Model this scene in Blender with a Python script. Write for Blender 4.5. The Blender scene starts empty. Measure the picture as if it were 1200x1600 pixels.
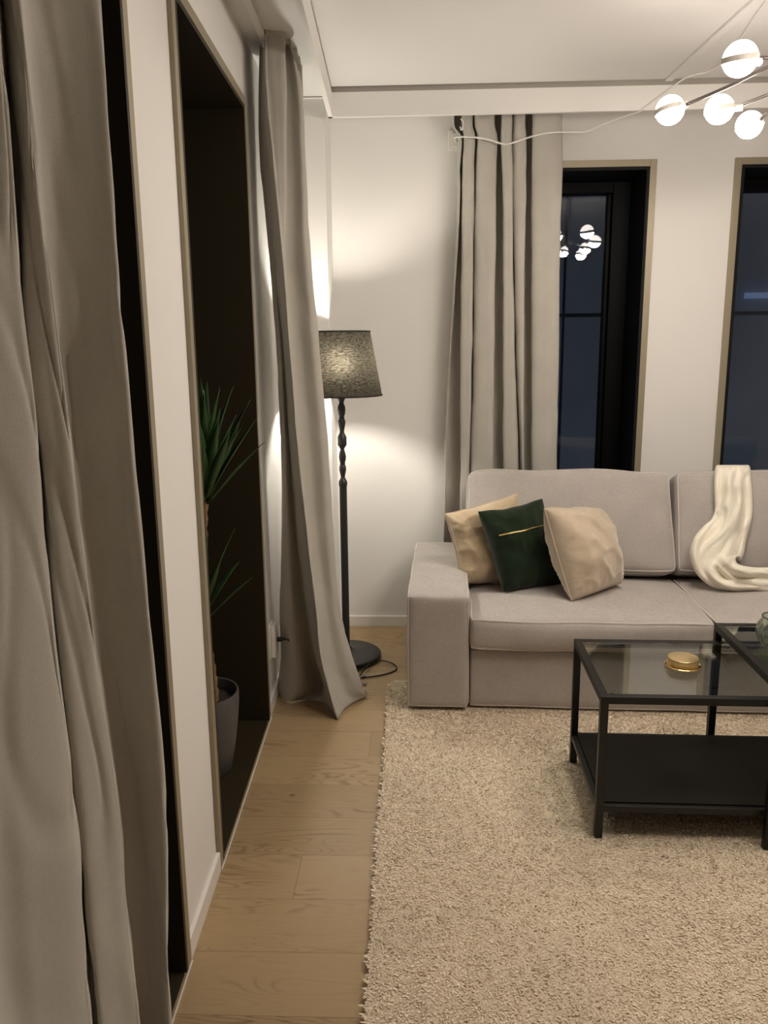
import bpy, bmesh, math, random
import numpy as np
from math import sin, cos, pi
from mathutils import Vector, Matrix, noise

random.seed(7)
scene = bpy.context.scene
COL = scene.collection

# ------------------------------------------------------------------ camera
RM = ((0.9992918, -0.0025726, -0.0375395),
      (0.0362420, -0.2024281, 0.9786263),
      (-0.0101166, -0.9792938, -0.2021915))      # columns: image right, image down, forward
FPX = 1254.6
EYE = Vector((0, 0, 1.40))
cam_d = bpy.data.cameras.new('camera')
cam = bpy.data.objects.new('camera', cam_d)
COL.objects.link(cam)
mw = Matrix(((RM[0][0], -RM[0][1], -RM[0][2], EYE.x),
             (RM[1][0], -RM[1][1], -RM[1][2], EYE.y),
             (RM[2][0], -RM[2][1], -RM[2][2], EYE.z),
             (0, 0, 0, 1)))
cam.matrix_world = mw
cam_d.sensor_fit = 'VERTICAL'
cam_d.sensor_height = 36
cam_d.lens = FPX / 1600 * 36
cam_d.clip_start = 0.02
scene.camera = cam

# ------------------------------------------------------------------ world, exposure
world = bpy.data.worlds.new('night_sky')
scene.world = world
world.use_nodes = True
bg = world.node_tree.nodes['Background']
bg.inputs[0].default_value = (0.38, 0.41, 0.48, 1)
bg.inputs[1].default_value = 0.085
scene.view_settings.view_transform = 'Standard'
scene.view_settings.look = 'None'
scene.view_settings.exposure = 0.44
scene.view_settings.gamma = 1.0
scene.view_settings.use_curve_mapping = False
scene.cycles.use_denoising = True
scene.cycles.max_bounces = 10
scene.cycles.diffuse_bounces = 5
scene.cycles.glossy_bounces = 5
scene.cycles.transparent_max_bounces = 16
scene.cycles.caustics_reflective = False
scene.cycles.caustics_refractive = False

GLOBE_L = 118.0         # chandelier globes, lower half
GLOBE_U = 14.0          # upper half, without a light board of its own
GLOBE_C = (1.0, 0.885, 0.77)
BULB_L = 400.0           # floor lamp bulb
BULB_C = (1.0, 0.94, 0.82)


def ray(px, py):
    x, y = (px - 600) / FPX, (py - 800) / FPX
    return Vector([RM[i][0] * x + RM[i][1] * y + RM[i][2] for i in range(3)])


def at(px, py, Y):
    d = ray(px, py)
    return EYE + d * (Y / d.y)


def atx(px, py, X):
    d = ray(px, py)
    return EYE + d * (X / d.x)


def atz(px, py, z):
    d = ray(px, py)
    return EYE + d * ((z - EYE.z) / d.z)


# ------------------------------------------------------------------ materials
def new_mat(name):
    m = bpy.data.materials.new(name)
    m.use_nodes = True
    nt = m.node_tree
    return m, nt, nt.nodes['Principled BSDF']


def N(nt, kind, **kw):
    n = nt.nodes.new(kind)
    for k, v in kw.items():
        setattr(n, k, v)
    return n


def plain(name, col, rough=0.6, metal=0.0, spec=0.5, bump=0.0, bscale=300, vary=0.0, vscale=6.0, sheen=0.0, stretch=None):
    m, nt, p = new_mat(name)
    p.inputs['Base Color'].default_value = (*col, 1)
    p.inputs['Roughness'].default_value = rough
    p.inputs['Metallic'].default_value = metal
    p.inputs['Specular IOR Level'].default_value = spec
    if sheen:
        p.inputs['Sheen Weight'].default_value = sheen
        p.inputs['Sheen Roughness'].default_value = 0.5
    tc = N(nt, 'ShaderNodeTexCoord')
    src = tc.outputs['Object']
    if stretch:
        mp = N(nt, 'ShaderNodeMapping')
        mp.inputs['Scale'].default_value = stretch
        nt.links.new(src, mp.inputs[0])
        src = mp.outputs[0]
    if bump:
        no = N(nt, 'ShaderNodeTexNoise')
        no.inputs['Scale'].default_value = bscale
        no.inputs['Detail'].default_value = 3
        nt.links.new(src, no.inputs['Vector'])
        bp = N(nt, 'ShaderNodeBump')
        bp.inputs['Strength'].default_value = bump
        bp.inputs['Distance'].default_value = 0.002
        nt.links.new(no.outputs[0], bp.inputs['Height'])
        nt.links.new(bp.outputs[0], p.inputs['Normal'])
    if vary:
        no = N(nt, 'ShaderNodeTexNoise')
        no.inputs['Scale'].default_value = vscale
        no.inputs['Detail'].default_value = 5
        nt.links.new(src, no.inputs['Vector'])
        mr = N(nt, 'ShaderNodeMapRange')
        mr.inputs['From Min'].default_value = 0.25
        mr.inputs['From Max'].default_value = 0.75
        mr.inputs['To Min'].default_value = 1 - vary
        mr.inputs['To Max'].default_value = 1 + vary
        nt.links.new(no.outputs[0], mr.inputs[0])
        mx = N(nt, 'ShaderNodeVectorMath', operation='SCALE')
        mx.inputs[0].default_value = col
        nt.links.new(mr.outputs[0], mx.inputs['Scale'])
        nt.links.new(mx.outputs[0], p.inputs['Base Color'])
    return m


def emitter(name, col, strength):
    m, nt, p = new_mat(name)
    p.inputs['Base Color'].default_value = (0.9, 0.9, 0.9, 1)
    p.inputs['Emission Color'].default_value = (*col, 1)
    p.inputs['Emission Strength'].default_value = strength
    return m


def pane_glass(name, tint=(1, 1, 1), base=0.04):
    m = bpy.data.materials.new(name)
    m.use_nodes = True
    nt = m.node_tree
    nt.nodes.clear()
    out = N(nt, 'ShaderNodeOutputMaterial')
    tr = N(nt, 'ShaderNodeBsdfTransparent')
    tr.inputs[0].default_value = (*tint, 1)
    gl = N(nt, 'ShaderNodeBsdfGlossy')
    gl.inputs['Roughness'].default_value = 0.0
    lw = N(nt, 'ShaderNodeLayerWeight')
    lw.inputs['Blend'].default_value = 0.5
    pw = N(nt, 'ShaderNodeMath', operation='POWER')
    pw.inputs[1].default_value = 5
    nt.links.new(lw.outputs['Facing'], pw.inputs[0])
    ma = N(nt, 'ShaderNodeMath', operation='MULTIPLY_ADD')
    ma.inputs[1].default_value = 1 - base
    ma.inputs[2].default_value = base
    nt.links.new(pw.outputs[0], ma.inputs[0])
    mix = N(nt, 'ShaderNodeMixShader')
    nt.links.new(ma.outputs[0], mix.inputs[0])
    nt.links.new(tr.outputs[0], mix.inputs[1])
    nt.links.new(gl.outputs[0], mix.inputs[2])
    nt.links.new(mix.outputs[0], out.inputs[0])
    return m


def weave(name, col, rough=0.9, scale=900, amount=0.12, bump=0.25, sheen=0.15, mottle=0.08):
    """woven cloth: fine crossed threads plus soft mottling"""
    m, nt, p = new_mat(name)
    p.inputs['Roughness'].default_value = rough
    p.inputs['Specular IOR Level'].default_value = 0.2
    p.inputs['Sheen Weight'].default_value = sheen
    tc = N(nt, 'ShaderNodeTexCoord')
    hs = []
    for sc in ((1.0, 1.0, 0.12), (0.12, 0.12, 1.0)):
        mp = N(nt, 'ShaderNodeMapping')
        mp.inputs['Scale'].default_value = sc
        nt.links.new(tc.outputs['Object'], mp.inputs[0])
        no = N(nt, 'ShaderNodeTexNoise')
        no.inputs['Scale'].default_value = scale
        no.inputs['Detail'].default_value = 2
        nt.links.new(mp.outputs[0], no.inputs['Vector'])
        hs.append(no.outputs[0])
    ad = N(nt, 'ShaderNodeMath', operation='ADD')
    nt.links.new(hs[0], ad.inputs[0])
    nt.links.new(hs[1], ad.inputs[1])
    big = N(nt, 'ShaderNodeTexNoise')
    big.inputs['Scale'].default_value = 9
    big.inputs['Detail'].default_value = 4
    nt.links.new(tc.outputs['Object'], big.inputs['Vector'])
    mr = N(nt, 'ShaderNodeMapRange')
    mr.inputs['From Min'].default_value = 0.6
    mr.inputs['From Max'].default_value = 1.4
    mr.inputs['To Min'].default_value = 1 - amount
    mr.inputs['To Max'].default_value = 1 + amount
    nt.links.new(ad.outputs[0], mr.inputs[0])
    mr2 = N(nt, 'ShaderNodeMapRange')
    mr2.inputs['From Min'].default_value = 0.3
    mr2.inputs['From Max'].default_value = 0.7
    mr2.inputs['To Min'].default_value = 1 - mottle
    mr2.inputs['To Max'].default_value = 1 + mottle
    nt.links.new(big.outputs[0], mr2.inputs[0])
    mu = N(nt, 'ShaderNodeMath', operation='MULTIPLY')
    nt.links.new(mr.outputs[0], mu.inputs[0])
    nt.links.new(mr2.outputs[0], mu.inputs[1])
    vs = N(nt, 'ShaderNodeVectorMath', operation='SCALE')
    vs.inputs[0].default_value = col
    nt.links.new(mu.outputs[0], vs.inputs['Scale'])
    nt.links.new(vs.outputs[0], p.inputs['Base Color'])
    bp = N(nt, 'ShaderNodeBump')
    bp.inputs['Strength'].default_value = bump
    bp.inputs['Distance'].default_value = 0.0008
    nt.links.new(ad.outputs[0], bp.inputs['Height'])
    nt.links.new(bp.outputs[0], p.inputs['Normal'])
    return m


def oak_floor():
    m, nt, p = new_mat('oak_planks')
    p.inputs['Roughness'].default_value = 0.42
    p.inputs['Specular IOR Level'].default_value = 0.35
    tc = N(nt, 'ShaderNodeTexCoord')
    sx = N(nt, 'ShaderNodeSeparateXYZ')
    nt.links.new(tc.outputs['Object'], sx.inputs[0])

    def mth(op, a, b=None, c=None):
        n = N(nt, 'ShaderNodeMath', operation=op)
        for i, v in enumerate((a, b, c)):
            if v is None:
                continue
            if isinstance(v, (int, float)):
                n.inputs[i].default_value = v
            else:
                nt.links.new(v, n.inputs[i])
        return n.outputs[0]
    W, L = 0.185, 2.1
    yy = mth('DIVIDE', mth('SUBTRACT', sx.outputs[1], 1.823 - 18.5), W)
    row = mth('FLOOR', yy)
    fy = mth('FRACT', yy)
    wn = N(nt, 'ShaderNodeTexWhiteNoise', noise_dimensions='1D')
    nt.links.new(row, wn.inputs['W'])
    # the row nearest y = 1.9 has its joint at x = -0.317
    xx = mth('DIVIDE', mth('ADD', sx.outputs[0], mth('MULTIPLY', mth('SINE', mth('MULTIPLY', mth('SUBTRACT', row, 100.0), 2.4)), 0.9)), L)
    xx = mth('ADD', xx, 0.317 / L + 20.0)
    colm = mth('FLOOR', xx)
    fx = mth('FRACT', xx)
    wn2 = N(nt, 'ShaderNodeTexWhiteNoise', noise_dimensions='2D')
    cb = N(nt, 'ShaderNodeCombineXYZ')
    nt.links.new(row, cb.inputs[0])
    nt.links.new(colm, cb.inputs[1])
    nt.links.new(cb.outputs[0], wn2.inputs['Vector'])
    # grain coordinates: stretched along the plank, offset per plank
    gx = mth('ADD', mth('MULTIPLY', sx.outputs[0], 1.0), mth('MULTIPLY', wn2.outputs[0], 37.0))
    gy = mth('ADD', sx.outputs[1], mth('MULTIPLY', wn2.outputs[0], 11.0))
    g = N(nt, 'ShaderNodeCombineXYZ')
    nt.links.new(gx, g.inputs[0])
    nt.links.new(gy, g.inputs[1])
    mp = N(nt, 'ShaderNodeMapping')
    mp.inputs['Scale'].default_value = (1.6, 9.0, 1)
    nt.links.new(g.outputs[0], mp.inputs[0])
    big = N(nt, 'ShaderNodeTexNoise')
    big.inputs['Scale'].default_value = 1.0
    big.inputs['Detail'].default_value = 2
    big.inputs['Distortion'].default_value = 0.6
    nt.links.new(mp.outputs[0], big.inputs['Vector'])
    ring = mth('SINE', mth('MULTIPLY', big.outputs[0], 125.0))
    mp2 = N(nt, 'ShaderNodeMapping')
    mp2.inputs['Scale'].default_value = (7, 240, 1)
    nt.links.new(g.outputs[0], mp2.inputs[0])
    fine = N(nt, 'ShaderNodeTexNoise')
    fine.inputs['Scale'].default_value = 1.0
    fine.inputs['Detail'].default_value = 4
    nt.links.new(mp2.outputs[0], fine.inputs['Vector'])
    # cathedral figure only in patches
    mp3 = N(nt, 'ShaderNodeMapping')
    mp3.inputs['Scale'].default_value = (2.0, 7.0, 1)
    mp3.inputs['Location'].default_value = (3.1, 1.7, 0)
    nt.links.new(g.outputs[0], mp3.inputs[0])
    patch = N(nt, 'ShaderNodeTexNoise')
    patch.inputs['Scale'].default_value = 1.0
    patch.inputs['Detail'].default_value = 1
    nt.links.new(mp3.outputs[0], patch.inputs['Vector'])
    pm = N(nt, 'ShaderNodeMapRange')
    pm.inputs['From Min'].default_value = 0.48
    pm.inputs['From Max'].default_value = 0.68
    nt.links.new(patch.outputs[0], pm.inputs[0])
    rp = N(nt, 'ShaderNodeMapRange')
    rp.inputs['From Min'].default_value = 0.35
    rp.inputs['From Max'].default_value = 1.0
    nt.links.new(ring, rp.inputs[0])
    ringm = mth('MULTIPLY', rp.outputs[0], mth('MULTIPLY_ADD', pm.outputs[0], 0.34, 0.05))
    val = mth('SUBTRACT', mth('ADD', mth('MULTIPLY_ADD', wn2.outputs[0], 0.16, 0.86), mth('MULTIPLY', mth('SUBTRACT', fine.outputs[0], 0.5), 0.34)), ringm)
    # seams
    ey = mth('MINIMUM', fy, mth('SUBTRACT', 1.0, fy))
    ex = mth('MINIMUM', fx, mth('SUBTRACT', 1.0, fx))
    sy = mth('LESS_THAN', ey, 0.0009 / W)
    sxm = mth('LESS_THAN', ex, 0.0010 / L)
    seam = mth('MAXIMUM', sy, sxm)
    val = mth('MULTIPLY', val, mth('SUBTRACT', 1.0, mth('MULTIPLY', seam, 0.40)))
    # small knots
    mk = N(nt, 'ShaderNodeTexVoronoi')
    mk.inputs['Scale'].default_value = 4.0
    nt.links.new(tc.outputs['Object'], mk.inputs['Vector'])
    kn = N(nt, 'ShaderNodeMapRange')
    kn.inputs['From Min'].default_value = 0.015
    kn.inputs['From Max'].default_value = 0.05
    kn.inputs['To Min'].default_value = 0.45
    nt.links.new(mk.outputs['Distance'], kn.inputs[0])
    val = mth('MULTIPLY', val, kn.outputs[0])
    cr = N(nt, 'ShaderNodeValToRGB')
    cr.color_ramp.elements[0].position = 0.3
    cr.color_ramp.elements[0].color = (0.145, 0.088, 0.040, 1)
    cr.color_ramp.elements[1].position = 1.1
    cr.color_ramp.elements[1].color = (0.43, 0.31, 0.172, 1)
    nt.links.new(val, cr.inputs[0])
    nt.links.new(cr.outputs[0], p.inputs['Base Color'])
    bp = N(nt, 'ShaderNodeBump')
    bp.inputs['Strength'].default_value = 0.15
    bp.inputs['Distance'].default_value = 0.001
    nt.links.new(val, bp.inputs['Height'])
    nt.links.new(bp.outputs[0], p.inputs['Normal'])
    return m


def shade_cloth():
    m = bpy.data.materials.new('black_linen_shade')
    m.use_nodes = True
    nt = m.node_tree
    nt.nodes.clear()
    out = N(nt, 'ShaderNodeOutputMaterial')
    tc = N(nt, 'ShaderNodeTexCoord')
    mp = N(nt, 'ShaderNodeMapping')
    mp.inputs['Scale'].default_value = (90, 90, 520)
    nt.links.new(tc.outputs['Object'], mp.inputs[0])
    no = N(nt, 'ShaderNodeTexNoise')
    no.inputs['Scale'].default_value = 1
    no.inputs['Detail'].default_value = 2
    nt.links.new(mp.outputs[0], no.inputs['Vector'])
    cr = N(nt, 'ShaderNodeValToRGB')
    cr.color_ramp.elements[0].position = 0.35
    cr.color_ramp.elements[0].color = (0.003, 0.0025, 0.002, 1)
    cr.color_ramp.elements[1].position = 0.68
    cr.color_ramp.elements[1].color = (0.036, 0.031, 0.0225, 1)
    nt.links.new(no.outputs[0], cr.inputs[0])
    tr = N(nt, 'ShaderNodeBsdfTranslucent')
    nt.links.new(cr.outputs[0], tr.inputs[0])
    df = N(nt, 'ShaderNodeBsdfDiffuse')
    df.inputs[0].default_value = (0.02, 0.02, 0.019, 1)
    rf = N(nt, 'ShaderNodeBsdfRefraction')
    rf.inputs['Roughness'].default_value = 1.0
    rf.inputs['IOR'].default_value = 1.45
    nt.links.new(cr.outputs[0], rf.inputs[0])
    m2 = N(nt, 'ShaderNodeMixShader')
    m2.inputs[0].default_value = 0.22
    nt.links.new(tr.outputs[0], m2.inputs[1])
    nt.links.new(rf.outputs[0], m2.inputs[2])
    mx = N(nt, 'ShaderNodeMixShader')
    mx.inputs[0].default_value = 0.45
    nt.links.new(df.outputs[0], mx.inputs[1])
    nt.links.new(m2.outputs[0], mx.inputs[2])
    nt.links.new(mx.outputs[0], out.inputs[0])
    return m


WHITE = plain('white_wall_paint', (0.80, 0.785, 0.76), 0.75, spec=0.25, bump=0.10, bscale=180)
GREYW = plain('grey_rear_wall_paint', (0.30, 0.29, 0.28), 0.75, spec=0.25)
CEIL = plain('white_ceiling_paint', (0.78, 0.765, 0.75), 0.85, spec=0.2, bump=0.06, bscale=160)
SKIRT = plain('white_gloss_paint', (0.82, 0.80, 0.77), 0.45)
GAPSHADE = plain('painted_gap_shadow', (0.36, 0.335, 0.30), 0.7)  # shade of the gap above the fascia, put into the strip's colour
BRONZE = plain('champagne_bronze', (0.34, 0.295, 0.21), 0.45, metal=0.3, bump=0.03)
DARKBR = plain('dark_bronze_lining', (0.026, 0.019, 0.008), 0.55, spec=0.3, bump=0.03)
BLACKLI = plain('black_reveal_lining', (0.006, 0.006, 0.006), 0.6, spec=0.2)
BLACKFR = plain('black_window_frame', (0.003, 0.003, 0.0032), 0.5, spec=0.08)
GLASS = pane_glass('window_glass', (0.86, 0.90, 0.95), 0.035)
TGLASS = pane_glass('table_glass', (0.84, 0.87, 0.85), 0.08)
OAK = oak_floor()
CURT = weave('linen_curtain_cloth', (0.475, 0.453, 0.405), 0.9, 800, 0.07, 0.2, 0.15, 0.04)
SOFA = weave('greige_sofa_cloth', (0.430, 0.395, 0.368), 0.92, 620, 0.16, 0.3, 0.2, 0.05)
PIPE = weave('sofa_piping_cloth', (0.54, 0.495, 0.46), 0.9, 700, 0.1, 0.2, 0.2, 0.03)
TANV = weave('sand_velvet', (0.50, 0.39, 0.255), 0.8, 500, 0.12, 0.3, 0.6, 0.14)
TAUPEV = weave('beige_velvet', (0.54, 0.445, 0.33), 0.8, 500, 0.10, 0.3, 0.6, 0.10)
GREENV = weave('dark_green_velvet', (0.008, 0.019, 0.007), 0.85, 500, 0.15, 0.3, 0.15, 0.2)
THROW = weave('ivory_fleece', (0.86, 0.81, 0.69), 0.9, 500, 0.05, 0.2, 0.3, 0.03)
BLKMET = plain('black_powder_coat', (0.007, 0.0065, 0.0055), 0.42, spec=0.35)
SHELFM = plain('black_brown_board', (0.0075, 0.0052, 0.003), 0.6, spec=0.2, vary=0.2, vscale=8, stretch=(1, 14, 1))
GOLD = plain('polished_brass', (0.83, 0.62, 0.30), 0.16, metal=1.0)
GOLDS = plain('satin_brass', (0.83, 0.64, 0.34), 0.30, metal=1.0)
LAMPBL = plain('black_lamp_paint', (0.022, 0.022, 0.021), 0.4)
SHADE = shade_cloth()
RIMB = plain('black_shade_binding', (0.010, 0.009, 0.008), 0.8)
BULB = emitter('warm_bulb', BULB_C, BULB_L)
GLOBE = emitter('opal_globe_light', GLOBE_C, GLOBE_L)
GLOBEU = emitter('opal_globe_upper', GLOBE_C, GLOBE_U)
NICKEL = plain('taupe_metal_band', (0.55, 0.50, 0.46), 0.6, metal=0.0)
ARMMET = plain('dark_grey_arm_metal', (0.12, 0.105, 0.095), 0.3, metal=0.5)
WHPLAS = plain('white_plastic', (0.80, 0.78, 0.74), 0.35)
BLPLAS = plain('black_rubber', (0.012, 0.010, 0.010), 0.5)
POT = plain('dark_grey_ceramic', (0.095, 0.092, 0.090), 0.5, bump=0.04)
SOIL = plain('potting_soil', (0.020, 0.014, 0.009), 0.95, bump=0.8, bscale=90)
BARK = plain('yucca_bark', (0.22, 0.12, 0.055), 0.9, bump=0.9, bscale=110, vary=0.5, vscale=60)
LEAF = plain('yucca_leaf', (0.024, 0.068, 0.012), 0.42, vary=0.35, vscale=25, stretch=(3, 3, 0.6))
RUGB = plain('rug_backing', (0.66, 0.56, 0.43), 0.95)
RUGP = plain('rug_yarn', (0.88, 0.77, 0.61), 0.95, spec=0.05, vary=0.08, vscale=5)
FACADE = plain('night_facade', (0.55, 0.58, 0.62), 0.7, vary=0.25, vscale=0.5)
FACADED = plain('dark_facade_glass', (0.10, 0.12, 0.16), 0.3)
JOINT = plain('facade_joint', (0.36, 0.38, 0.42), 0.8)
STRIP = emitter('blue_light_strip', (0.35, 0.55, 1.0), 0.10)


def jar_glass():
    m, nt, p = new_mat('green_pressed_glass')
    p.inputs['Base Color'].default_value = (0.80, 0.89, 0.77, 1)
    p.inputs['Roughness'].default_value = 0.03
    p.inputs['Transmission Weight'].default_value = 0.92
    p.inputs['IOR'].default_value = 1.45
    return m


JARG = jar_glass()


# ------------------------------------------------------------------ mesh helpers
class MB:
    def __init__(self):
        self.v, self.f = [], []

    def add(self, vs, fs):
        o = len(self.v)
        self.v += [tuple(p) for p in vs]
        self.f += [tuple(i + o for i in q) for q in fs]
        return self

    def box(self, lo, hi, fn=None):
        c = [(x, y, z) for z in (lo[2], hi[2]) for y in (lo[1], hi[1]) for x in (lo[0], hi[0])]
        if fn:
            c = [fn(*p) for p in c]
        return self.add(c, [(0, 2, 3, 1), (4, 5, 7, 6), (0, 1, 5, 4), (2, 6, 7, 3), (0, 4, 6, 2), (1, 3, 7, 5)])

    def tube(self, pts, r, n=8, closed=False):
        pts = [Vector(p) for p in pts]
        k = len(pts)
        rs = r if isinstance(r, (list, tuple)) else [r] * k
        vs, fs = [], []
        up = None
        for i, p in enumerate(pts):
            if closed:
                t = pts[(i + 1) % k] - pts[i - 1]
            else:
                t = pts[min(i + 1, k - 1)] - pts[max(i - 1, 0)]
            t.normalize()
            if up is None:
                up = t.orthogonal().normalized()
            up = (up - t * up.dot(t))
            up = up.normalized() if up.length > 1e-6 else t.orthogonal().normalized()
            b = t.cross(up)
            for j in range(n):
                a = 2 * pi * j / n
                vs.append(p + (up * cos(a) + b * sin(a)) * rs[i])
        for i in range(k if closed else k - 1):
            i2 = (i + 1) % k
            for j in range(n):
                fs.append((i * n + j, i * n + (j + 1) % n, i2 * n + (j + 1) % n, i2 * n + j))
        if not closed:
            fs.append(tuple(range(n))[::-1])
            fs.append(tuple((k - 1) * n + j for j in range(n)))
        return self.add(vs, fs)

    def lathe(self, prof, c=(0, 0, 0), n=40, rib=None):
        vs, fs = [], []
        for r, z in prof:
            for j in range(n):
                a = 2 * pi * j / n
                rr = r * (rib(a, z) if rib else 1)
                vs.append((c[0] + rr * cos(a), c[1] + rr * sin(a), c[2] + z))
        for i in range(len(prof) - 1):
            for j in range(n):
                fs.append((i * n + j, i * n + (j + 1) % n, (i + 1) * n + (j + 1) % n, (i + 1) * n + j))
        fs.append(tuple(range(n))[::-1])
        fs.append(tuple((len(prof) - 1) * n + j for j in range(n)))
        return self.add(vs, fs)

    def grid(self, rows, closed_u=False):
        nu = len(rows[0])
        vs = [p for r in rows for p in r]
        fs = []
        for i in range(len(rows) - 1):
            for j in range(nu if closed_u else nu - 1):
                j2 = (j + 1) % nu
                fs.append((i * nu + j, i * nu + j2, (i + 1) * nu + j2, (i + 1) * nu + j))
        return self.add(vs, fs)

    def build(self, name, mat, parent=None, smooth=True, bevel=0.0, solid=0.0, angle=40, weld=False):
        me = bpy.data.meshes.new(name)
        me.from_pydata(self.v, [], self.f)
        me.validate()
        bm = bmesh.new()
        bm.from_mesh(me)
        if weld:
            bmesh.ops.remove_doubles(bm, verts=bm.verts, dist=1e-5)
        bmesh.ops.recalc_face_normals(bm, faces=bm.faces)
        bm.to_mesh(me)
        bm.free()
        me.materials.append(mat)
        o = bpy.data.objects.new(name, me)
        COL.objects.link(o)
        if parent:
            o.parent = parent
            o.matrix_parent_inverse = Matrix.Translation(parent.location).inverted()
        if bevel:
            b = o.modifiers.new('edge', 'BEVEL')
            b.width = bevel
            b.segments = 3
            b.limit_method = 'ANGLE'
            b.angle_limit = math.radians(50)
        if solid:
            s = o.modifiers.new('thick', 'SOLIDIFY')
            s.thickness = solid
            s.offset = 0
        if smooth:
            for pl in me.polygons:
                pl.use_smooth = True
            if angle < 180:
                me.set_sharp_from_angle(angle=math.radians(angle))
        return o


def tag(o, label=None, cat=None, group=None, kind=None):
    if label:
        o['label'] = label
    if cat:
        o['category'] = cat
    if group:
        o['group'] = group
    if kind:
        o['kind'] = kind
    return o


def empty(name, loc):
    o = bpy.data.objects.new(name, None)
    o.location = loc
    o.empty_display_size = 0.1
    COL.objects.link(o)
    return o


def struct(o, label=None):
    o['kind'] = 'structure'
    if label:
        o['label'] = label
    return o


def catmull(pts, n):
    pts = [Vector(p) for p in pts]
    out = []
    for i in range(len(pts) - 1):
        p1, p2 = pts[i], pts[i + 1]
        p0 = pts[i - 1] if i else p1 * 2 - p2
        p3 = pts[i + 2] if i + 2 < len(pts) else p2 * 2 - p1
        for k in range(n):
            t = k / n
            out.append(0.5 * ((2 * p1) + (p2 - p0) * t + (2 * p0 - 5 * p1 + 4 * p2 - p3) * t * t + (3 * p1 - p0 - 3 * p2 + p3) * t ** 3))
    out.append(pts[-1])
    return out


def cloth(rows, nu, nv, wr=0.004, seed=0.0, freq=(5, 5, 3.0), creases=()):
    """rows: control points across the cloth, one list per level from top to bottom"""
    cols = list(zip(*rows))
    cols = [catmull(c, nv) for c in cols]
    rr = [catmull(r, nu) for r in zip(*cols)]
    H, W = len(rr), len(rr[0])
    out = []
    for i in range(H):
        line = []
        for j in range(W):
            p = rr[i][j]
            du = rr[i][min(j + 1, W - 1)] - rr[i][max(j - 1, 0)]
            dv = rr[min(i + 1, H - 1)][j] - rr[max(i - 1, 0)][j]
            n = du.cross(dv)
            if n.length > 1e-9:
                n.normalize()
            q = Vector((p.x * freq[0], p.y * freq[1], p.z * freq[2])) + Vector((seed, seed * 1.7, seed * .3))
            d = noise.noise(q) * wr + noise.noise(q * 2.7) * wr * 0.4
            # diagonal soft creases
            rdg = 1 - abs(noise.noise(Vector((j * 0.05 + seed, p.z * 4.2 + j * 0.035, seed))))
            d += max(0, rdg - 0.80) * wr * 3.2
            line.append(p + n * d)
        out.append(line)
    return out


def rbox(size, r, seg=(10, 6, 6), crown=(0, 0, 0), fn=None):
    """rounded, crowned cushion-like block centred on the origin; returns MB and a surface map"""
    hx, hy, hz = size[0] / 2, size[1] / 2, size[2] / 2

    def mp(p):
        q = Vector((p[0] * hx, p[1] * hy, p[2] * hz))
        inner = Vector((max(-hx + r, min(hx - r, q.x)), max(-hy + r, min(hy - r, q.y)), max(-hz + r, min(hz - r, q.z))))
        d = q - inner
        if d.length > 1e-9:
            k = max(abs(d.x), abs(d.y), abs(d.z))
            d = d.normalized() * k
        q = inner + d
        x, y, z = p
        q.z += crown[2] * z * (1 - x * x) * (1 - y * y)
        q.y += crown[1] * y * (1 - x * x) * (1 - z * z)
        q.x += crown[0] * x * (1 - y * y) * (1 - z * z)
        return fn(q, p) if fn else q

    def even(n):
        # denser towards the ends
        return [sin(pi / 2 * (2 * i / n - 1)) for i in range(n + 1)]
    U = [even(s) for s in seg]
    mb = MB()
    for ax in range(3):
        a, b = [k for k in range(3) if k != ax]
        for s in (-1, 1):
            rows = []
            for ua in U[a]:
                row = []
                for ub in U[b]:
                    p = [0, 0, 0]
                    p[ax], p[a], p[b] = s, ua, ub
                    row.append(mp(p))
                rows.append(row)
            mb.grid(rows)
    return mb, mp


# ------------------------------------------------------------------ room shell
TH = 0.02641            # the window wall runs slightly out of square
CT, ST = cos(TH), sin(TH)
YB = 3.90               # back wall face
ZC = 2.46               # ceiling
ZV = 2.425              # ceiling inside the curtain cove


def lw(o, y, z):
    """window-wall frame: o = out of the wall into the room, y = along it"""
    return (-0.4906 - ST * y + CT * o, CT * y + ST * o, z)


def wx(y):
    return lw(0, y, 0)[0]


b = MB().box((-1.2, -5.8, -0.15), (3.7, 4.3, 0.0))
struct(b.build('floor', OAK, smooth=False), 'pale oak plank floor')

HO = 2.18               # top of the window openings
A0, A1, B0, B1 = 0.72, 1.575, 1.968, 2.832
DEP = 0.42
b = MB()
b.box((-DEP, -5.7, 0), (0, A0, 2.6), lw)
b.box((-DEP, A1, 0), (0, B0, 2.6), lw)
b.box((-DEP, B1, 0), (0, 4.3, 2.6), lw)
b.box((-DEP, A0, HO), (0, A1, 2.6), lw)
b.box((-DEP, B0, HO), (0, B1, 2.6), lw)
struct(b.build('wall_left', WHITE, smooth=False), 'white wall with two tall window openings')

W1 = (0.290, 1.065)     # back-wall window openings
W2 = (1.471, 2.331)
DB = 0.32
b = MB()
b.box((-1.1, YB, 0), (W1[0], YB + DB, 2.6))
b.box((W1[1], YB, 0), (W2[0], YB + DB, 2.6))
b.box((W2[1], YB, 0), (3.6, YB + DB, 2.6))
b.box((W1[0], YB, HO), (W1[1], YB + DB, 2.6))
b.box((W2[0], YB, HO), (W2[1], YB + DB, 2.6))
struct(b.build('wall_back', WHITE, smooth=False), 'white wall behind the sofa')
struct(MB().box((3.45, -5.7, 0), (3.6, 4.2, 2.6)).build('wall_right', WHITE, smooth=False))
struct(MB().box((-1.0, -5.8, 0), (3.6, -5.65, 2.6)).build('wall_rear', GREYW, smooth=False))

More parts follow.
